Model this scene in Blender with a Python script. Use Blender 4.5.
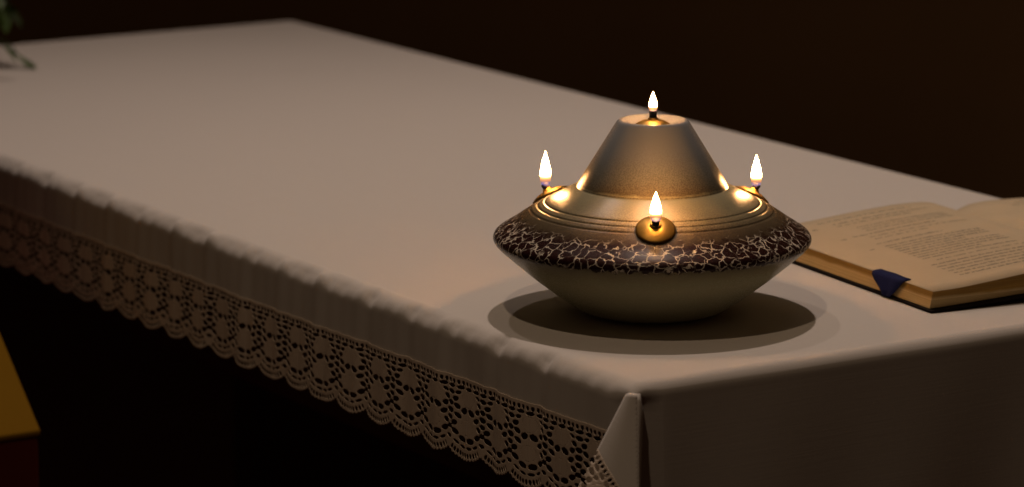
import bpy, math, random
import numpy as np
from mathutils import Vector, Matrix

random.seed(7)
rng = np.random.RandomState(11)
C = bpy.context.scene.collection
for o in list(bpy.data.objects):
    bpy.data.objects.remove(o)
sc = bpy.context.scene

# ------------------------------------------------------------------ camera
TZ = 0.95                                    # altar top; world origin is on the floor below the near corner
cam_d = bpy.data.cameras.new('camera')
cam = bpy.data.objects.new('camera', cam_d)
C.objects.link(cam)
cam.location = (-1.51307862, -2.25345187, 1.6153)
cam.rotation_euler = Vector((0.51932624, 0.83063534, -0.20086112)).to_track_quat('-Z', 'Y').to_euler()
cam_d.sensor_width = 36.0
cam_d.lens = 130.869
cam_d.clip_start = 0.05
cam_d.dof.use_dof = True
cam_d.dof.focus_distance = 2.96
cam_d.dof.aperture_fstop = 6.5
sc.camera = cam

# ------------------------------------------------------------------ world, lights, exposure
sc.view_settings.view_transform = 'Standard'
sc.view_settings.look = 'None'
sc.view_settings.gamma = 1.0
sc.view_settings.use_curve_mapping = False
sc.view_settings.exposure = 0.0

w = bpy.data.worlds.new('world')
sc.world = w
w.use_nodes = True
w.node_tree.nodes['Background'].inputs[0].default_value = (1.0, 0.52, 0.27, 1)
w.node_tree.nodes['Background'].inputs[1].default_value = 0.012


def spot(name, loc, target, power, color, size=62, blend=0.6, r=0.035):
    d = bpy.data.lights.new(name, 'SPOT')
    d.energy = power
    d.color = color
    d.spot_size = math.radians(size)
    d.spot_blend = blend
    d.shadow_soft_size = r
    o = bpy.data.objects.new(name, d)
    C.objects.link(o)
    o.location = loc
    o.rotation_euler = (Vector(target) - Vector(loc)).to_track_quat('-Z', 'Y').to_euler()
    return o


LAMP = Vector((0.1581, 0.2044, TZ))
RIM = LAMP + Vector((0, 0, 0.0612))
WARM = (1.0, 0.79, 0.665)


def along(dx, dy, H):
    k = H / 0.0612
    return RIM + Vector((dx * k, dy * k, H))


spot('ceiling_spot_main', along(.0125, .0184, 2.3), (0.20, 0.55, TZ), 72, WARM, 84, 1.0)
spot('ceiling_spot_front', along(-.0243, -.016, 2.3), (0.38, 0.15, TZ), 30, (1.0, .73, .49), 50, .9)
spot('ceiling_spot_rear', along(.0074, .0432, 2.1), (0.45, 0.75, TZ), 19, WARM, 84, .8)
ad = bpy.data.lights.new('overhead_fill', 'AREA')  # added soft fill from above, stands in for ceiling bounce
ad.energy = 2.5
ad.color = (1.0, .74, .52)
ad.shape = 'RECTANGLE'
ad.size, ad.size_y = 1.3, 2.0
ao = bpy.data.objects.new('overhead_fill', ad)
C.objects.link(ao)
ao.location = (.75, .75, 3.4)

# ------------------------------------------------------------------ helpers


def link(name, me, m=None, parent=None, smooth=True):
    o = bpy.data.objects.new(name, me)
    C.objects.link(o)
    if m:
        me.materials.append(m)
    if smooth and len(me.polygons):
        me.polygons.foreach_set('use_smooth', [True] * len(me.polygons))
    if parent:
        o.parent = parent
    return o


def mesh(name, v, f, m=None, parent=None, smooth=True):
    me = bpy.data.meshes.new(name)
    me.from_pydata([tuple(map(float, p)) for p in v], [], [tuple(map(int, q)) for q in f])
    me.update()
    return link(name, me, m, parent, smooth)


def empty(name, loc=(0, 0, 0), rz=0, parent=None):
    o = bpy.data.objects.new(name, None)
    C.objects.link(o)
    o.empty_display_size = .05
    o.location = loc
    o.rotation_euler = (0, 0, rz)
    if parent:
        o.parent = parent
    return o


def tag(o, label=None, cat=None, group=None, kind=None):
    for k, x in (('label', label), ('category', cat), ('group', group), ('kind', kind)):
        if x:
            o[k] = x
    return o


def lathe(prof, n):
    v, f = [], []
    for r, z in prof:
        for k in range(n):
            a = 2 * math.pi * k / n
            v.append((r * math.cos(a), r * math.sin(a), z))
    for i in range(len(prof) - 1):
        for k in range(n):
            k2 = (k + 1) % n
            f.append((i * n + k, i * n + k2, (i + 1) * n + k2, (i + 1) * n + k))
    f.append(tuple(range(n))[::-1])
    f.append(tuple((len(prof) - 1) * n + k for k in range(n)))
    return v, f


def box(x0, x1, y0, y1, z0, z1):
    v = [(x, y, z) for z in (z0, z1) for y in (y0, y1) for x in (x0, x1)]
    f = [(0, 2, 3, 1), (4, 5, 7, 6), (0, 1, 5, 4), (2, 6, 7, 3), (0, 4, 6, 2), (1, 3, 7, 5)]
    return v, f


def bevel(o, wd=.003, seg=2):
    b = o.modifiers.new('bevel', 'BEVEL')
    b.width = wd
    b.segments = seg
    b.limit_method = 'ANGLE'
    return o


def join(*parts):
    V, F = [], []
    for v, f in parts:
        k = len(V)
        V += list(v)
        F += [tuple(i + k for i in q) for q in f]
    return V, F


def tube(path, radii, n=8):
    v, f = [], []
    P = [Vector(p) for p in path]
    for i, p in enumerate(P):
        d = (P[min(i + 1, len(P) - 1)] - P[max(i - 1, 0)]).normalized()
        a = d.orthogonal().normalized()
        b = d.cross(a)
        for k in range(n):
            t = 2 * math.pi * k / n
            v.append(p + (a * math.cos(t) + b * math.sin(t)) * radii[i])
    for i in range(len(P) - 1):
        for k in range(n):
            k2 = (k + 1) % n
            f.append((i * n + k, i * n + k2, (i + 1) * n + k2, (i + 1) * n + k))
    f.append(tuple(range(n))[::-1])
    f.append(tuple((len(P) - 1) * n + k for k in range(n)))
    return v, f


class NT:
    def __init__(self, name):
        self.m = bpy.data.materials.new(name)
        self.m.use_nodes = True
        self.t = self.m.node_tree
        self.b = self.t.nodes['Principled BSDF']

    def n(self, kind, **kw):
        x = self.t.nodes.new(kind)
        for k, val in kw.items():
            if k.startswith('i_'):
                key = k[2:]
                x.inputs[int(key) if key.isdigit() else key.replace('_', ' ')].default_value = val
            else:
                setattr(x, k, val)
        return x

    def l(self, a, b):
        self.t.links.new(a, b)

    def ramp(self, fac, stops, interp='LINEAR'):
        r = self.n('ShaderNodeValToRGB')
        r.color_ramp.interpolation = interp
        e = r.color_ramp.elements
        while len(e) < len(stops):
            e.new(0.5)
        for k, (p, c) in enumerate(stops):
            e[k].position = p
            e[k].color = tuple(c) + (1,) if len(c) == 3 else c
        self.l(fac, r.inputs[0])
        return r.outputs[0]

    def mix(self, fac, a, b, blend='MIX'):
        x = self.n('ShaderNodeMix', data_type='RGBA', blend_type=blend)
        for sock, val in ((x.inputs[0], fac), (x.inputs[6], a), (x.inputs[7], b)):
            if hasattr(val, 'node'):
                self.l(val, sock)
            else:
                sock.default_value = val if isinstance(val, float) else tuple(val) + (1,)
        return x.outputs[2]

    def math(self, op, a, b=None, c=None, clamp=False):
        x = self.n('ShaderNodeMath', operation=op, use_clamp=clamp)
        for k, val in enumerate((a, b, c)):
            if val is None:
                continue
            if hasattr(val, 'node'):
                self.l(val, x.inputs[k])
            else:
                x.inputs[k].default_value = val
        return x.outputs[0]

    def coord(self, which='Object'):
        return self.n('ShaderNodeTexCoord').outputs[which]

    def bump(self, h, strength=.3, dist=.001):
        x = self.n('ShaderNodeBump')
        x.inputs['Strength'].default_value = strength
        x.inputs['Distance'].default_value = dist
        self.l(h, x.inputs['Height'])
        self.l(x.outputs[0], self.b.inputs['Normal'])

    def base(self, col):
        if hasattr(col, 'node'):
            self.l(col, self.b.inputs['Base Color'])
        else:
            self.b.inputs['Base Color'].default_value = tuple(col) + (1,)


def noise(N, vec, scale, detail=3, rough=.55):
    x = N.n('ShaderNodeTexNoise')
    x.inputs['Scale'].default_value = scale
    x.inputs['Detail'].default_value = detail
    x.inputs['Roughness'].default_value = rough
    N.l(vec, x.inputs['Vector'])
    return x.outputs['Fac']


# ------------------------------------------------------------------ materials
def m_linen(name, c1, c2):
    N = NT(name)
    co = N.coord()
    n1 = noise(N, co, 9, 4)
    slub = N.n('ShaderNodeMapping')
    slub.inputs['Scale'].default_value = (1, 40, 40)
    N.l(co, slub.inputs[0])
    n2 = noise(N, slub.outputs[0], 14, 3)
    slub2 = N.n('ShaderNodeMapping')
    slub2.inputs['Scale'].default_value = (40, 1, 1)
    N.l(co, slub2.inputs[0])
    n3 = noise(N, slub2.outputs[0], 14, 3)
    col = N.mix(N.math('MULTIPLY', N.math('ADD', n2, n3), .5), c1, c2)
    col = N.mix(N.math('MULTIPLY', n1, .25), col, c1)
    N.base(col)
    N.b.inputs['Roughness'].default_value = .9
    N.b.inputs['Specular IOR Level'].default_value = .1
    N.b.inputs['Sheen Weight'].default_value = .12
    h = N.math('ADD', N.math('MULTIPLY', n2, .8), N.math('MULTIPLY', n3, .8))
    N.bump(h, .14, .0006)
    return N.m


def m_wood(name, c1, c2, rough=.5):
    N = NT(name)
    co = N.coord()
    mp = N.n('ShaderNodeMapping')
    mp.inputs['Scale'].default_value = (14, 14, 1.2)
    N.l(co, mp.inputs[0])
    n1 = noise(N, mp.outputs[0], 3, 5)
    N.base(N.mix(n1, c1, c2))
    N.b.inputs['Roughness'].default_value = rough
    N.bump(n1, .15, .001)
    return N.m


def m_plain(name, c, rough=.6, metal=0., nscale=60, var=.25, spec=.5):
    N = NT(name)
    co = N.coord()
    n1 = noise(N, co, nscale, 3)
    N.base(N.mix(n1, tuple(x * (1 - var) for x in c), tuple(min(1, x * (1 + var)) for x in c)))
    N.b.inputs['Roughness'].default_value = rough
    N.b.inputs['Metallic'].default_value = metal
    N.b.inputs['Specular IOR Level'].default_value = spec
    return N.m


M = {}
M['linen'] = m_linen('linen', (.64, .595, .555), (.58, .54, .50))
M['lace'] = m_linen('lace_thread', (.72, .60, .49), (.62, .51, .41))
M['altar'] = m_wood('dark_red_wood', (.075, .012, .008), (.045, .008, .006))
M['wall'] = m_plain('dark_brown_wall', (.55, .37, .19), .85, nscale=1.5, var=.12, spec=.1)
M['floor'] = m_plain('dark_red_carpet', (.055, .017, .012), .95, nscale=120, var=.35, spec=.05)
M['brass'] = m_plain('brass', (.34, .21, .05), .46, 1.0, nscale=300, var=.12)
M['wick'] = m_plain('wick', (.012, .012, .022), .8, nscale=900)
M['cover'] = m_plain('dark_book_cover', (.008, .005, .004), .8, nscale=200, spec=.08)
M['ribbon'] = m_plain('navy_ribbon', (.006, .010, .065), .7, nscale=300, spec=.15)
M['ink'] = m_plain('grey_ink', (.20, .18, .13), .8, nscale=400)
M['stem'] = m_plain('stem_green', (.05, .09, .02), .6)
M['leaf'] = m_plain('leaf_green', (.04, .085, .005), .5, nscale=30, var=.5)
M['pot'] = m_plain('brown_pot', (.12, .07, .04), .5)
M['soil'] = m_plain('soil', (.03, .02, .012), .95, nscale=200)
M['ochre'] = m_plain('ochre_panel', (.22, .112, .006), .8, nscale=12, var=.12, spec=.05)
M['redwood'] = m_wood('red_brown_wood', (.20, .022, .012), (.13, .014, .008), .55)

N = NT('paper')
n1 = noise(N, N.coord(), 40, 4)
N.base(N.mix(n1, (.59, .47, .315), (.53, .42, .28)))
N.b.inputs['Roughness'].default_value = .85
N.b.inputs['Specular IOR Level'].default_value = .15
M['paper'] = N.m

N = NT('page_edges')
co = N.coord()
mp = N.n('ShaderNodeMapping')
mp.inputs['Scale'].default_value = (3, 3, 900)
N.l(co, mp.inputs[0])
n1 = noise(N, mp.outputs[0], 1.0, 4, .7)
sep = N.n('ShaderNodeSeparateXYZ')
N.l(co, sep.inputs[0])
upper_band = N.ramp(N.math('ADD', N.math('MULTIPLY', sep.outputs[2], 40.0), N.math('MULTIPLY', noise(N, co, 30, 2), .12)), [(.46, (0, 0, 0)), (.54, (1, 1, 1))])  # page edges turn a darker ochre towards the top of the block
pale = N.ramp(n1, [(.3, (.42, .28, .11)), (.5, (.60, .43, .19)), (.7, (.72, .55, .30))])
dark_ochre = N.ramp(n1, [(.3, (.28, .15, .02)), (.7, (.44, .26, .05))])
N.base(N.mix(upper_band, pale, dark_ochre))
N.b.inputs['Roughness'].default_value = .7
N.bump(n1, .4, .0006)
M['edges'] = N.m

# glazed ceramic of the lamp: colour bands follow the height on the pot
K = .26 / 318
N = NT('crackle_glaze')
co = N.coord()
sep = N.n('ShaderNodeSeparateXYZ')
N.l(co, sep.inputs[0])
z = N.math('DIVIDE', sep.outputs[2], 195 * K)
nb = noise(N, co, 55, 3)
nf = noise(N, co, 900, 3, .7)
z2 = N.math('ADD', z, N.math('MULTIPLY', N.math('SUBTRACT', nb, .5), .035))
glaze = N.ramp(z2, [(0.0, (.54, .53, .37)), (.25, (.51, .49, .32)), (.345, (.31, .28, .17)), (.41, (.12, .085, .05)), (.49, (.085, .06, .035)), (.525, (.15, .115, .068)),
                    (.56, (.25, .21, .125)), (.645, (.31, .285, .18)), (.659, (.32, .295, .19)),
                    (.672, (.15, .12, .075)), (.74, (.20, .19, .155)), (.84, (.245, .25, .25)), (1.0, (.31, .315, .325))])
spk_amt = N.ramp(z2, [(0, (0, 0, 0)), (.30, (.0, .0, .0)), (.38, (.75, .75, .75)), (.53, (1, 1, 1)), (.60, (.6, .6, .6)), (.655, (.25, .25, .25)),
                      (.675, (.9, .9, .9)), (.76, (.6, .6, .6)), (.88, (.15, .15, .15)), (1, (.03, .03, .03))])
spk = N.ramp(nf, [(.40, (1, 1, 1)), (.56, (0, 0, 0))])
glaze = N.mix(N.math('MULTIPLY', spk_amt, N.math('MULTIPLY', spk, .75)), glaze, (.040, .026, .016))
# crackle
warp = N.n('ShaderNodeTexNoise')
warp.inputs['Scale'].default_value = 130
warp.inputs['Detail'].default_value = 3
N.l(co, warp.inputs['Vector'])
vm = N.n('ShaderNodeVectorMath', operation='SCALE')
N.l(warp.outputs['Color'], vm.inputs[0])
vm.inputs['Scale'].default_value = .010
va = N.n('ShaderNodeVectorMath', operation='ADD')
N.l(co, va.inputs[0])
N.l(vm.outputs[0], va.inputs[1])
mp = N.n('ShaderNodeMapping')
mp.inputs['Scale'].default_value = (1, 1, 1.25)
N.l(va.outputs[0], mp.inputs[0])
vo = N.n('ShaderNodeTexVoronoi', feature='DISTANCE_TO_EDGE')
vo.inputs['Scale'].default_value = 104
N.l(mp.outputs[0], vo.inputs['Vector'])
crk = N.ramp(vo.outputs['Distance'], [(.024, (1, 1, 1)), (.062, (0, 0, 0))])
gap = noise(N, co, 160, 2)
crk = N.math('MULTIPLY', crk, N.ramp(gap, [(.38, (.10, .10, .10)), (.52, (1, 1, 1))]))
plate = N.mix(nf, (.030, .010, .008), (.018, .006, .006))
crackle = N.mix(crk, plate, (.60, .53, .43))
zc = N.math('ADD', z, N.math('MULTIPLY', N.math('SUBTRACT', noise(N, co, 170, 3), .5), .07))
band = N.ramp(zc, [(.366, (0, 0, 0)), (.372, (1, 1, 1)), (.472, (1, 1, 1)), (.500, (0, 0, 0))])
# the brown plates stop where the glaze thins out into speckle
# dark glaze pooled in the incised lines
for zc0, hw in ((112.0 / 195, .0040), (108.1 / 195, .0040), (104.1 / 195, .0040), (128.3 / 195, .0060)):
    near = N.math('ABSOLUTE', N.math('SUBTRACT', z, zc0))
    ln = N.math('SUBTRACT', 1.0, N.math('DIVIDE', near, hw), clamp=True)
    ln = N.math('MULTIPLY', ln, N.math('ADD', N.math('MULTIPLY', spk, .5), .5))
    glaze = N.mix(ln, glaze, (.035, .022, .012))
N.base(N.mix(band, glaze, crackle))
N.l(N.ramp(nf, [(.3, (.31, .31, .31)), (.7, (.21, .21, .21))]), N.b.inputs['Roughness'])
N.b.inputs['Specular IOR Level'].default_value = .15
hh = N.math('ADD', N.math('MULTIPLY', N.math('MULTIPLY', nf, spk_amt), .5), N.math('MULTIPLY', N.math('MULTIPLY', crk, band), -.6))
N.bump(hh, .35, .0006)
M['glaze'] = N.m

# flame: a hot yellow-white body that thins out to blue at the wick
N = NT('flame')
sep = N.n('ShaderNodeSeparateXYZ')
N.l(N.coord('Generated'), sep.inputs[0])
col = N.ramp(sep.outputs[2], [(0, (.10, .16, 1.0)), (.08, (.35, .3, .8)), (.15, (1, .36, .12)), (.32, (1, .46, .155)), (1, (1, .46, .15))])
stg = N.ramp(sep.outputs[2], [(0, (.0022, .0022, .0022)), (.10, (.002, .002, .002)), (.20, (.004, .004, .004)), (.28, (.014, .014, .014)), (.40, (.7, .7, .7)), (.8, (1, 1, 1)), (1, (.5, .5, .5))])
em = N.n('ShaderNodeEmission')
N.l(col, em.inputs[0])
N.l(N.math('MULTIPLY', stg, 290.0), em.inputs[1])
tr = N.n('ShaderNodeBsdfTransparent')
mx = N.n('ShaderNodeMixShader')
N.l(N.ramp(sep.outputs[2], [(0, (.4, .4, .4)), (.12, (.5, .5, .5)), (.3, (.95, .95, .95))]), mx.inputs[0])
N.l(tr.outputs[0], mx.inputs[1])
N.l(em.outputs[0], mx.inputs[2])
N.l(mx.outputs[0], N.t.nodes['Material Output'].inputs['Surface'])
N.m.cycles.emission_sampling = 'FRONT_BACK'
M['flame'] = N.m

# ------------------------------------------------------------------ setting
v, f = box(-4, 1.9, -5, 9, -.05, 0)
tag(mesh('floor', v, f, M['floor'], smooth=False), kind='structure')
v, f = box(1.9, 2.0, -5, 9, 0, 4.0)
tag(mesh('wall_back', v, f, M['wall'], smooth=False), kind='structure')
v, f = box(1.885, 1.9, -5, 9, 0, .10)
tag(mesh('baseboard_back', v, f, M['altar'], smooth=False), kind='structure')

# ------------------------------------------------------------------ altar table under the cloth
W, L = .724, 1.842
alt = empty('altar_table', (W / 2, L / 2, 0))
tag(alt, 'dark red wooden altar table mostly hidden under the white cloth', 'table')


def apart(name, x0, x1, y0, y1, z0, z1):
    vv, ff = box(x0 - W / 2, x1 - W / 2, y0 - L / 2, y1 - L / 2, z0, z1)
    return bevel(mesh(name, vv, ff, M['altar'], alt, False), .004)


bevel(apart('tabletop', .016, W - .016, .016, L - .016, TZ - .045, TZ - .0055), .016, 4)
for x in (.07, W - .15):
    for y in (.10, L - .18):
        apart('leg', x, x + .08, y, y + .08, .0, TZ - .045)
for x in (.085, W - .11):
    apart('side_rail', x, x + .025, .18, L - .18, TZ - .17, TZ - .045)
for y in (.115, L - .14):
    apart('end_rail', .15, W - .15, y, y + .025, TZ - .17, TZ - .045)
apart('back_panel', W - .15, W - .13, .18, L - .18, .08, TZ - .17)

# ------------------------------------------------------------------ tablecloth
R, RF = .016, .011
ARC = math.pi * R / 2
DROP_L, DROP_F = .0425, .42          # plain linen on the long side (lace below it), long plain drop at the front


class Wav:
    def __init__(self, seed, freqs):
        r = np.random.RandomState(seed)
        self.c = [(fq * r.uniform(.8, 1.2), r.uniform(0, 6.28), r.uniform(.5, 1)) for fq in freqs]

    def __call__(self, t):
        return sum(a * math.sin(fq * t + ph) for fq, ph, a in self.c) / math.sqrt(len(self.c))


wl1 = Wav(3, [60, 95, 140, 190, 260])
wl2 = Wav(5, [18, 31, 52, 80])
wf1 = Wav(8, [14, 25, 41])
wt = Wav(9, [7, 13, 21])
wt2 = Wav(10, [9, 16, 24])


def edge(e, r=R):
    """distance past the start of the rounded edge -> (outward, down)"""
    if e <= 0:
        return e, 0.0
    if e < math.pi * r / 2:
        a = e / r
        return r * math.sin(a), r * (1 - math.cos(a))
    return r, r + e - math.pi * r / 2


def hang(t):
    return 1 + .2 * min(1, max(0, t) / .6)


def cloth_pt(s, t):
    # s runs across (0..W is the top), t runs along (0..L is the top)
    if s < R:
        o, d1 = edge(R - s)
        x = R - o
    elif s > W - R:
        o, d1 = edge(s - (W - R))
        x = W - R + o
    else:
        x, d1 = s, 0.
    if s < R and d1 > R:                        # the long side hangs a little lower away from the corner
        d1 = R + (d1 - R) * hang(t)
    if t < RF:
        o, d2 = edge(RF - t, RF)
        y = RF - o
    elif t > L - R:
        o, d2 = edge(t - (L - R))
        y = L - R + o
    else:
        y, d2 = t, 0.
    z = TZ - d1 - d2
    # soft waves: the hanging sides swing in and out, the edges pucker a little
    if s < R * 2.2:
        k = min(1, max(0, (R * 2.2 - s) / (R * 2.2)))
        far = min(1, max(0, t / .12))
        z += .0052 * k * far * (wl1(t) * .7 - .25) * min(1, d1 / .004 + .0) * max(0, 1 - d1 / .03)
        x -= far * (.0016 * wl1(t) * k + .0014 * wl2(t + d1 * .3) * min(1, d1 / .05))
        x -= far * .05 * max(0, d1 - R)
        x += .005 * max(0, 1 - max(t, 0) / .03) * min(1, max(0, d1 - R * .3) / .012)
    if t < 0:
        k = min(1, d2 / .15)
        y -= .004 * (wf1(s + .15 * d2) + 1.2) * k + .01 * max(0, d2 - R)
        y += .006 * max(0, 1 - max(s, 0) / .03) * min(1, max(0, d2 - R * .3) / .012)
    if s > W - R:
        x += .004 * wl2(t) * min(1, d1 / .05)
    return x, y, z + .0003 * (wt(s + .6 * t) + wt2(t - .7 * s)) * (1 if d1 + d2 == 0 else 0)


def axis(lo, hi, a, b):
    """fine steps round the edges, coarse elsewhere"""
    out = list(np.arange(lo, -.012, .006)) + list(np.arange(-.012, .03, .0016)) + list(np.arange(.03, hi - .03, .008)) + list(np.arange(hi - .03, hi + .012, .002)) + list(np.arange(hi + .012, b, .008)) + [b]
    return np.array(out)


S = axis(-DROP_L - (ARC - R) + R, W, 0, W + .10)
T = []
T += list(np.arange(-DROP_F, -.012, .008)) + list(np.arange(-.012, .03, .0016)) + list(np.arange(.03, L - .03, .0055)) + list(np.arange(L - .03, L + .012, .0025)) + list(np.arange(L + .012, L + .10, .008))
T = np.array(T)
CUT = ARC - R
idx = -np.ones((len(S), len(T)), int)
V, F = [], []


def out_s(s):
    return max(-s, s - W, 0)


def out_t(t):
    return max(-t, t - L, 0)


for i, s in enumerate(S):
    for j, t in enumerate(T):
        if out_s(s) > CUT and out_t(t) > CUT:
            continue
        idx[i, j] = len(V)
        V.append(cloth_pt(s, t))
for i in range(len(S) - 1):
    for j in range(len(T) - 1):
        q = (idx[i, j], idx[i + 1, j], idx[i + 1, j + 1], idx[i, j + 1])
        if min(q) >= 0:
            F.append(q)
cloth = mesh('tablecloth', V, F, M['linen'])
tag(cloth, 'long off-white linen tablecloth with lace hem spread over the altar', 'tablecloth')

# --- bobbin lace: a solid band with rows of oval holes cut out, one tile repeated along the hem
P, LV = .047, .0665


def lace_holes():
    H = []                                    # u, v, half-length along direction, half-width, angle
    mm = lambda u, v, a, b, an=0.0: H.append((u * .001, v * .001, a * .00122, b * .00122, an))
    for k in range(8):
        mm((k + .5) * 5.875, 2.9, 1.7, 1.6)
    for k in range(4):
        mm(k * 11.75, 7.0, 4.2, 1.35, .08)
    for sg in (-1, 1):
        mm(sg * 14.4, 11.6, 3.0, 1.4, sg * .2)
        mm(sg * 17.4, 17.2, 3.2, 1.9, sg * .2)
        mm(sg * 5.4, 26.0, 4.0, 2.3, sg * .22)
        mm(sg * 15.0, 23.2, 3.5, 2.0, -sg * .25)
        mm(sg * 13.6, 30.8, 4.0, 1.9, -sg * .3)
        mm(sg * 17.6, 37.4, 3.3, 2.0, sg * .15)
        mm(sg * 16.0, 44.6, 4.2, 2.0, -sg * .3)
        mm(sg * 5.8, 49.6, 4.5, 2.1, -sg * .14)
        mm(sg * 4.6, 56.0, 3.4, 1.1, -sg * .12)
        mm(sg * 13.4, 53.2, 3.2, 1.1, -sg * .38)
    for v, a, b in ((12.2, 4.0, 1.7), (21.4, 3.4, 2.0), (27.6, 4.0, 2.1), (33.6, 3.4, 1.8), (41.2, 3.2, 1.8), (49.4, 3.2, 1.6)):
        mm(23.5, v, a, b)
    for cv in (16.0, 39.5):                   # pinholes that outline the solid motifs
        for k in range(22):
            a = 2 * math.pi * k / 22
            mm(9.2 * math.cos(a), cv + 6.4 * math.sin(a), .5, .4)
    for k in range(-5, 6):                    # fan slits of the scalloped edge
        a = math.pi / 2 + k * math.radians(6.2)
        mm(35.2 * math.cos(a), 27.5 + 35.2 * math.sin(a), 2.0, 1.2, a)
    return H


HOLES = lace_holes()


def lace_field(u, v):
    """positive on thread, negative in holes and past the scalloped hem"""
    u = u % P
    g = 1.0
    for (hu, hv, a, b, an) in HOLES:
        du = u - hu
        if du > P / 2:
            du -= P
        elif du < -P / 2:
            du += P
        dv = v - hv
        if du * du + dv * dv > 3e-5:
            continue
        c, s_ = math.cos(an), math.sin(an)
        q = math.hypot((du * c + dv * s_) / a, (-du * s_ + dv * c) / b)
        g = min(g, (q - 1) * min(a, b))
    dx, dy = (u if u < P / 2 else u - P), v - .0275
    rr = math.hypot(dx, dy)
    an = math.atan2(dy, dx)
    hem = (.0390 + .0006 * math.cos(an * 57)) - rr if dy > 0 else 1.0
    return min(g, hem)


def march(us, vs, fn, out):
    """marching squares: keep the fn > 0 side of every cell; out(u, v) -> 3D point"""
    key, V, F = {}, [], []
    G = [[fn(u, v) for v in vs] for u in us]

    def vid(u, v):
        k = (round(u, 6), round(v, 6))
        if k not in key:
            key[k] = len(V)
            V.append((u, v))
        return key[k]
    for i in range(len(us) - 1):
        for j in range(len(vs) - 1):
            cs = [(us[i], vs[j], G[i][j]), (us[i + 1], vs[j], G[i + 1][j]), (us[i + 1], vs[j + 1], G[i + 1][j + 1]), (us[i], vs[j + 1], G[i][j + 1])]
            if all(c[2] <= 0 for c in cs):
                continue
            poly = []
            for a in range(4):
                p, q = cs[a], cs[(a + 1) % 4]
                if p[2] > 0:
                    poly.append(vid(p[0], p[1]))
                if (p[2] > 0) != (q[2] > 0):
                    t = p[2] / (p[2] - q[2])
                    poly.append(vid(p[0] + t * (q[0] - p[0]), p[1] + t * (q[1] - p[1])))
            poly = [a for k, a in enumerate(poly) if a != poly[k - 1]]
            if len(poly) >= 3:
                F.append(poly)
    return V, F


tv, tf = march(list(np.linspace(0, P, 57)), list(np.linspace(-.002, LV + .001, 84)), lambda u, v: lace_field(u, v) if v >= 0 else 1.0, None)
V, F = [], []
nrep = int((L + .012) / P) + 1
for k in range(nrep):
    b = len(V)
    for u, v in tv:
        y = -.005 + k * P + u
        vv = v * (.0945 / hang(y) - .028) / .0665
        x, _, zz = cloth_pt(-DROP_L - (ARC - R) + R - vv, min(max(y, 0.0), L + .02))
        V.append((x - .0006, y, zz))
    F += [tuple(i + b for i in q) for q in tf]
lace = mesh('lace_border', V, F, M['lace'], cloth)
tag(lace, 'open bobbin lace hem with round motifs and scalloped lower edge')
sd = lace.modifiers.new('solid', 'SOLIDIFY')
sd.thickness = .0007
sd.offset = 0

# --- the folded corner that hangs over the near corner


def flap_w(d):
    return max(.0015, .0085 + .53 * d)


def flap_ridge(d):
    if d >= 0:
        return Vector((.0060 - .24 * d, -.0010 - .385 * d, TZ - .0080 - d))
    k = -d / .012                               # tucks in under the top of the cloth
    return Vector((.0060 + .012 * k, -.0010 + .012 * k, TZ - .0080 + .0045 * math.sin(k * math.pi / 2) - .002 * math.sin(k * math.pi)))


def flap_pt(a, d):
    wd = flap_w(d)
    q = a / wd                                  # 0 at the left fold, 1 at the ridge
    arm = Vector((-.030, .040, 0)) / .0466 * wd * (1 - q)
    bow = math.sin(math.pi * min(1, max(0, q))) * (.0025 + .05 * max(0, d))
    return flap_ridge(d) + arm + Vector((-.65, -.5, .2)) * bow


SO = Vector((0, .040))                           # lace seam on the flap, in (a, d) measured from the left fold
SD = Vector((.029, .0235)).normalized()
SN = Vector((-SD.y, SD.x))


def seam(a, d):
    q = Vector((a, d)) - SO
    return q @ SD, q @ SN


av = list(np.linspace(0, .115, 60))
dv = list(np.linspace(-.012, .17, 120))


def tri(fn):
    fv, ff = march(av, dv, fn, None)
    return [flap_pt(a, d) for a, d in fv], ff


v, f = tri(lambda a, d: min(flap_w(d) - a + 1e-6, -seam(a, d)[1] + 1e-6))
# wrap the ridge a little way round onto the front
wrap_v, wrap_f = [], []
nd, nw = 44, 8
for i in range(nd + 1):
    d = -.012 + .172 * i / nd
    p = flap_ridge(d)
    end = Vector((.0105 - .06 * max(0, d), -.0030 - .03 * max(0, d), p.z))
    if d < .012:
        end = p.lerp(end, max(0, (d + .012) / .024)) - Vector((0, 0, .001))
    tang = Vector((.6, -.8, 0)) * (.001 + .012 * max(0, d))
    for k in range(nw):
        t = k / (nw - 1)
        wrap_v.append(p.lerp(end, t) + tang * math.sin(math.pi * t) * (1 - t))
for i in range(nd):
    for k in range(nw - 1):
        wrap_f.append((i * nw + k, i * nw + k + 1, (i + 1) * nw + 1 + k, (i + 1) * nw + k))
v, f = join((v, f), (wrap_v, wrap_f))
fold = mesh('corner_fold', v, f, M['linen'], cloth)
tag(fold, 'folded flap of linen hanging over the near corner')
av = list(np.linspace(0, .10, 110))
dv = list(np.linspace(.030, .165, 145))
v, f = tri(lambda a, d: min(flap_w(d) - a, seam(a, d)[1] + .0005, lace_field(seam(a, d)[0] * 1.3 + .006, max(0, seam(a, d)[1] * 1.3))))
fl = mesh('lace_border', v, f, M['lace'], fold)
tag(fl, 'small piece of lace at the bottom of the fold')
for o in (fold, fl):
    sd = o.modifiers.new('solid', 'SOLIDIFY')
    sd.thickness = .0007
    sd.offset = 0

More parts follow.
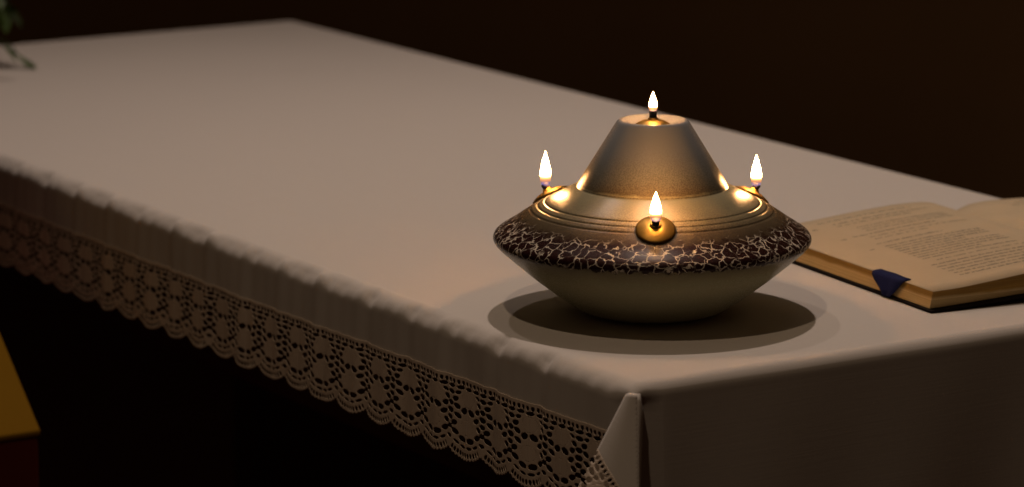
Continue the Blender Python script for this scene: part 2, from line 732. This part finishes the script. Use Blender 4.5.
# ------------------------------------------------------------------ oil lamp
lamp = empty('oil_lamp', LAMP)
tag(lamp, 'flying-saucer shaped ceramic oil lamp with four lit flames on the white cloth', 'oil lamp')
key = [(0, 1.2), (48, 1.2), (52, 0), (60, .4), (68, 2.6), (76, 6), (98, 21.5), (120, 38.5), (140, 55.5), (152, 66), (157, 71), (159, 75.5), (157, 80), (152, 83.5), (140, 91),
       (130, 98), (118, 106), (104, 113.5), (90, 120.5), (78, 126.5), (75.2, 127.6), (74.4, 128.6), (73.6, 131), (37, 190.5), (35.5, 193.2), (33.5, 194.6), (31.5, 194.4), (20, 190.5), (12, 188.6), (0, 188.6)]
dense = []
for (r0, z0), (r1, z1) in zip(key[:-1], key[1:]):
    n = max(2, int(math.hypot(r1 - r0, z1 - z0) / .8))
    for k in range(n):
        t = k / n
        dense.append([r0 + (r1 - r0) * t, z0 + (z1 - z0) * t])
dense.append(list(key[-1]))
A = np.array(dense)
for _ in range(10):
    Bm = A.copy()
    Bm[1:-1] = (A[:-2] + 2 * A[1:-1] + A[2:]) / 4
    A = Bm
prof = []
for r, zz in A:
    if 95 < r < 140 and zz > 80:
        for gr in (107, 114.2, 121.2):
            zz -= 1.0 * math.exp(-((r - gr) / .9) ** 2)
    if zz > 115:                       # incised line where the cone meets the shoulder
        zz -= .8 * math.exp(-((r - 75.5) / 1.0) ** 2)
    prof.append((max(r, .02) * K, zz * K))
v, f = lathe(prof, 180)
body = mesh('body', v, f, M['glaze'], lamp)
tag(body, 'glazed ceramic body with a brown crackle band round the rim')


def flame_mesh(h, wdt):
    pr = []
    n = 26
    tt = [0, .06, .15, .3, .45, .6, .75, .88, .96, 1.0]
    rr = [.62, .80, .95, 1.0, .92, .74, .50, .26, .10, .02]
    for i in range(n + 1):
        t = i / n
        pr.append((max(.0001, float(np.interp(t, tt, rr)) * wdt / 2), t * h))
    return lathe(pr, 20)


def burner(base, nrm, fh, fw, cap_r=.0160, cap_h=.0042, wick_len=.0075, lean=1.0):
    rot = Vector((0, 0, 1)).rotation_difference(nrm).to_matrix()
    pr = [(.004, -.004), (cap_r * .96, -.0012), (cap_r, -.0002), (cap_r * .985, .0006), (cap_r * .9, .0013)]
    for k in range(1, 12):
        t = k / 11
        rr = cap_r * .9 * (1 - t) + .0042 * t
        pr.append((rr, .0013 + (cap_h - .0013) * math.sin(t * math.pi / 2) ** .9))
    pr += [(.0040, cap_h + .0014), (.0036, cap_h + .0018), (.0030, cap_h + .0018), (.0029, cap_h - .001)]
    v, f = lathe(pr, 48)
    v = [rot @ Vector(p) + base for p in v]
    b = mesh('burner', v, f, M['brass'], lamp)
    tag(b, 'domed brass burner cap')
    d = (nrm * lean + Vector((0, 0, 1 - lean))).normalized()
    p0 = base + nrm * (cap_h - .001)
    tip = p0 + d * wick_len
    v, f = tube([p0, p0 + d * wick_len * .5, p0 + d * wick_len * .9, tip], [.0030, .0030, .0033, .0026], 14)
    wk = mesh('wick', v, f, M['wick'], b)
    v, f = flame_mesh(fh, fw)
    o = tip - d * .0022
    v = [Vector(p) + o for p in v]
    fl = mesh('flame', v, f, M['flame'], b)
    tag(fl, 'lit yellow-white flame, blue at its base')
    return b


burner(Vector((0, 0, 189.0 * K)), Vector((0, 0, 1)), .0174, .0070, cap_r=.0142, cap_h=.0042, wick_len=.0088)
face = math.atan2(-.83, -.519) + math.radians(-0.6)
tilt = math.atan(.60)
for k, (fh, fw) in enumerate(((.0238, .0092), (.0262, .0088), (.0292, .0090))):
    a = face + k * 2 * math.pi / 3
    rad = Vector((math.cos(a), math.sin(a), 0))
    base = rad * 117.5 * K + Vector((0, 0, 106.6 * K))
    burner(base, (rad * math.sin(tilt) + Vector((0, 0, math.cos(tilt)))).normalized(), fh, fw)

# ------------------------------------------------------------------ open book
bk = empty('open_book', (.352, .080, TZ + .0004), math.radians(-5.5))
tag(bk, 'thick open book with yellowed pages and navy ribbon lying beside the lamp', 'book')
PW, PH = .203, .285


def base_z(x):
    return .0022 + .0095 * (min(abs(x), PW * .8) / PW) ** 1.1 - .004 * max(0, abs(x) / PW - .8)


def top_z(x):                                   # x measured from the fore-edge, 0..PW (gutter)
    u = x / PW
    keyx = [0, .12, .3, .5, .68, .8, .88, .94, .98, 1.0]
    keyz = [.0165, .0172, .0205, .0245, .0270, .0275, .0264, .0228, .0170, .0140]
    return float(np.interp(u, keyx, keyz))


xs = np.linspace(0, 1, 61)
tz_raw = np.array([top_z(x * PW) for x in xs])
for _ in range(6):
    tz_raw[1:-1] = (tz_raw[:-2] + 2 * tz_raw[1:-1] + tz_raw[2:]) / 4


def leaf_half(mirror):
    def X(x):
        return 2 * PW - x if mirror else x

    def tz(x):
        g = tz_raw[-1]
        zz = float(np.interp(x / PW, xs, tz_raw))
        return g + (zz - g) * .60 if mirror else zz
    # page block
    ring = []
    for x in xs * PW:
        ring.append((x - .002 * (1 - min(1, x / .02)) * 0, tz(x) - .0004))
    low = [(x, base_z(x)) for x in (xs * PW)[::-1]]
    low[-1] = (-.003, base_z(0))                # fore-edge leans outward at the bottom
    loop = ring + low
    n = len(loop)
    v, f = [], []
    ys = np.linspace(.0015, PH - .0015, 12)
    for y in ys:
        v += [(X(x), y, zz) for x, zz in loop]
    for j in range(len(ys) - 1):
        for i in range(n):
            q = (j * n + i, j * n + (i + 1) % n, (j + 1) * n + (i + 1) % n, (j + 1) * n + i)
            f.append(q if mirror else q[::-1])
    m1 = len(xs)
    for j, flip in ((0, False), (len(ys) - 1, True)):
        for i in range(m1 - 1):
            q = (j * n + i, j * n + i + 1, j * n + (n - 2 - i), j * n + (n - 1 - i))
            f.append(q[::-1] if flip != mirror else q)
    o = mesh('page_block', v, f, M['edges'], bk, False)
    # the open page on top
    v, f = [], []
    for x in xs * PW:
        for k in range(13):
            y = PH * k / 12
            v.append((X(x - .0012 * (x == 0)), y, tz(x)))
    for i in range(len(xs) - 1):
        for k in range(12):
            f.append((i * 13 + k, (i + 1) * 13 + k, (i + 1) * 13 + k + 1, i * 13 + k + 1))
    pg = mesh('page', v, f, M['paper'], bk)
    s_ = pg.modifiers.new('solid', 'SOLIDIFY')
    s_.thickness = .0003
    s_.offset = -1 if not mirror else 1
    # rows of print
    v, f = [], []

    def row(y, x0, x1, hgt, dense_):
        x = x0
        while x < x1:
            nl = random.randint(2, 8)
            for _ in range(nl):
                wd = random.uniform(.0011, .0019)
                if x + wd > x1:
                    break
                hh = hgt * random.choice((.62, .62, .7, 1.0))
                b = len(v)
                for (xx, yy) in ((x, y), (x + wd * .85, y), (x + wd * .85, y + hh), (x, y + hh)):
                    v.append((X(xx), yy, tz(xx) + .00018))
                f.append((b, b + 1, b + 2, b + 3))
                x += wd
            x += random.uniform(.0012, .002) * (1 if dense_ else 1.6)
    layout = [(.268, .052, .150, .0026, 0)]
    layout += [(.256 - .0085 * k, .060, .158 - .02 * (k == 1), .0030, 0) for k in range(2)]
    layout += [(.232 - .0078 * k, .070, .160, .0024, 1) for k in range(3)]
    layout += [(.205, .050, .135, .0034, 1), (.195, .060, .160, .0024, 0), (.1865, .060, .115, .0024, 0)]
    layout += [(.170, .052, .120, .0034, 1)]
    layout += [(.158 - .0074 * k, .053, .150 - .03 * (k in (3, 7)), .0030, 1) for k in range(9)]
    layout += [(.088, .060, .155, .0024, 0)]
    layout += [(.076 - .0086 * k, .047, .158 - .035 * (k == 5), .0032, 1) for k in range(6)]
    for a in layout:
        row(*a)
    for y in (.250, .203, .156):
        row(y, .036, .0425, .0032, 1)
    tx = mesh('printed_text', v, f, M['ink'], pg, False)
    tag(tx, 'rows of small grey print')


leaf_half(False)
leaf_half(True)
cv, cf = [], []
cx = np.linspace(-.006, 2 * PW + .006, 60)
for zo in (0, .0016):
    for y in (-.005, PH + .005):
        for x in cx:
            xx = min(max(x, 0), 2 * PW)
            xx = xx if xx < PW else 2 * PW - xx
            cv.append((x, y, base_z(xx) - .0022 + zo))
n = len(cx)
for i in range(n - 1):
    cf += [(i, i + 1, n + i + 1, n + i)[::-1], (2 * n + i, 2 * n + i + 1, 3 * n + i + 1, 3 * n + i), (i, i + 1, 2 * n + i + 1, 2 * n + i), (n + i, n + i + 1, 3 * n + i + 1, 3 * n + i)[::-1]]
cf += [(0, 2 * n, 3 * n, n), (n - 1, 2 * n - 1, 4 * n - 1, 3 * n - 1)]
mesh('cover', cv, cf, M['cover'], bk, False)
# ribbon: comes out between the leaves and hangs over the fore-edge
rows = [((.006, .0172), .044, .090), ((.002, .0171), .043, .090), ((-.0022, .0166), .042, .090), ((-.0036, .0140), .044, .089), ((-.0044, .0105), .047, .084), ((-.0056, .0060), .051, .074), ((-.0076, .0012), .056, .066)]
v, f = [], []
for (x, zz), y0, y1 in rows:
    for k in range(7):
        t = k / 6
        v.append((x - .0008 * math.sin(t * 9), y0 + (y1 - y0) * t, zz + .0004))
for i in range(len(rows) - 1):
    for k in range(6):
        f.append((i * 7 + k, i * 7 + k + 1, (i + 1) * 7 + k + 1, (i + 1) * 7 + k))
rb = mesh('ribbon_bookmark', v, f, M['ribbon'], bk)
tag(rb, 'navy blue ribbon hanging over the page edges')
s_ = rb.modifiers.new('solid', 'SOLIDIFY')
s_.thickness = .0006
s_.offset = 0

# ------------------------------------------------------------------ potted plant at the far end
pl = empty('potted_plant', (.165, 1.72, TZ))
tag(pl, 'green leafy plant trailing onto the far left end of the white cloth', 'plant')
v, f = lathe([(.001, .0), (.05, .0), (.054, .004), (.068, .085), (.072, .088), (.072, .10), (.067, .10), (.064, .088), (.001, .086)], 40)
mesh('pot', v, f, M['pot'], pl)
v, f = lathe([(.001, .0855), (.064, .0855), (.064, .0885), (.04, .092), (.001, .094)], 32)
mesh('soil', v, f, M['soil'], pl)


def leaf(p, d, up, ln, wd):
    d = d.normalized()
    side = d.cross(up).normalized()
    up = side.cross(d)
    v, f = [], []
    n = 6
    for i in range(n + 1):
        t = i / n
        ww = wd * math.sin(math.pi * min(1, t * .93 + .07)) ** .8 * (1 - .3 * t)
        c = p + d * ln * t - up * ln * .22 * t * t
        v += [c - side * ww + up * ww * .35, c, c + side * ww + up * ww * .35]
    for i in range(n):
        b = i * 3
        f += [(b, b + 1, b + 4, b + 3), (b + 1, b + 2, b + 5, b + 4)]
    return v, f


def sprig(pts, seed, ln=.030, wd=.0055, nl=12):
    r = random.Random(seed)
    P0 = [Vector(p) for p in pts]
    path = []
    for i in range(len(P0) - 1):                 # Catmull-Rom
        a, b, c, d = P0[max(i - 1, 0)], P0[i], P0[i + 1], P0[min(i + 2, len(P0) - 1)]
        for k in range(6):
            t = k / 6
            path.append(.5 * (2 * b + (c - a) * t + (2 * a - 5 * b + 4 * c - d) * t * t + (3 * b - a - 3 * c + d) * t ** 3))
    path.append(P0[-1])
    v, f = tube(path, [.0016 * (1 - .6 * i / len(path)) for i in range(len(path))], 6)
    st = mesh('stem', v, f, M['stem'], pl)
    parts = []
    for k in range(nl):
        t = (k + 1) / nl
        i = min(len(path) - 2, int((.25 + .75 * t) * (len(path) - 1)))
        d = (path[i + 1] - path[i - 1]).normalized()
        s = d.cross(Vector((0, 0, 1))).normalized() * (1 if k % 2 else -1)
        dd = d * .8 + s * r.uniform(.5, .9) + Vector((0, 0, r.uniform(-.05, .35)))
        parts.append(leaf(path[i], dd, Vector((0, 0, 1)), ln * r.uniform(.8, 1.2), wd * r.uniform(.8, 1.2)))
    v, f = join(*parts)
    v = [(p[0], p[1], max(p[2], .0015)) for p in v]
    mesh('leaves', v, f, M['leaf'], st)


# stems fan out; local axes: +x / -y lead towards the middle of the picture
sprig([(0.03, -.02, .09), (.055, -.036, .065), (.08, -.052, .028), (.105, -.068, .005)], 1, .026, .0048, 10)
sprig([(0.03, -.01, .09), (.055, -.03, .105), (.075, -.042, .085), (.085, -.050, .062)], 2, .034, .0115, 9)
sprig([(0.02, 0, .09), (.05, -.02, .115), (.07, -.03, .115), (.092, -.04, .095)], 3, .034, .0115, 9)
for k in range(9):
    a = math.radians(20 + k * 34)
    c_, s_ = math.cos(a), math.sin(a)
    h = .13 + .05 * (k % 3)
    if c_ > .5:
        continue
    sprig([(.02 * c_, .02 * s_, .09), (.05 * c_, .05 * s_, h), (.10 * c_, .10 * s_, h + .02), (.14 * c_, .14 * s_, h - .03)], 10 + k, .035, .009, 11)

# ------------------------------------------------------------------ stand with a sloping ochre panel, beside the altar
X1 = -.108
st = empty('sloped_stand', (X1 - .22, .818 + .15, 0))
tag(st, 'dark red stand with sloping ochre yellow panel at the lower left', 'stand')


def sect(name, pts, x0, x1, m):
    n = len(pts)
    v = [(x0, y, zz) for y, zz in pts] + [(x1, y, zz) for y, zz in pts]
    f = [tuple(range(n)), tuple(range(2 * n - 1, n - 1, -1))] + [(i, n + i, n + (i + 1) % n, (i + 1) % n) for i in range(n)]
    return bevel(mesh(name, v, f, m, st, False), .002)


sect('cabinet', [(-.148, .06), (.15, .06), (.15, .987), (.13, .987), (-.148, .746)], -.218, .218, M['redwood'])
sect('base', [(-.16, 0), (.165, 0), (.165, .06), (-.16, .06)], -.225, .225, M['redwood'])
sect('sloped_panel', [(-.1495, .7515), (-.1495, .7455), (.128, .988), (.128, .996), (.124, .996)], -.22, .22, M['ochre'])
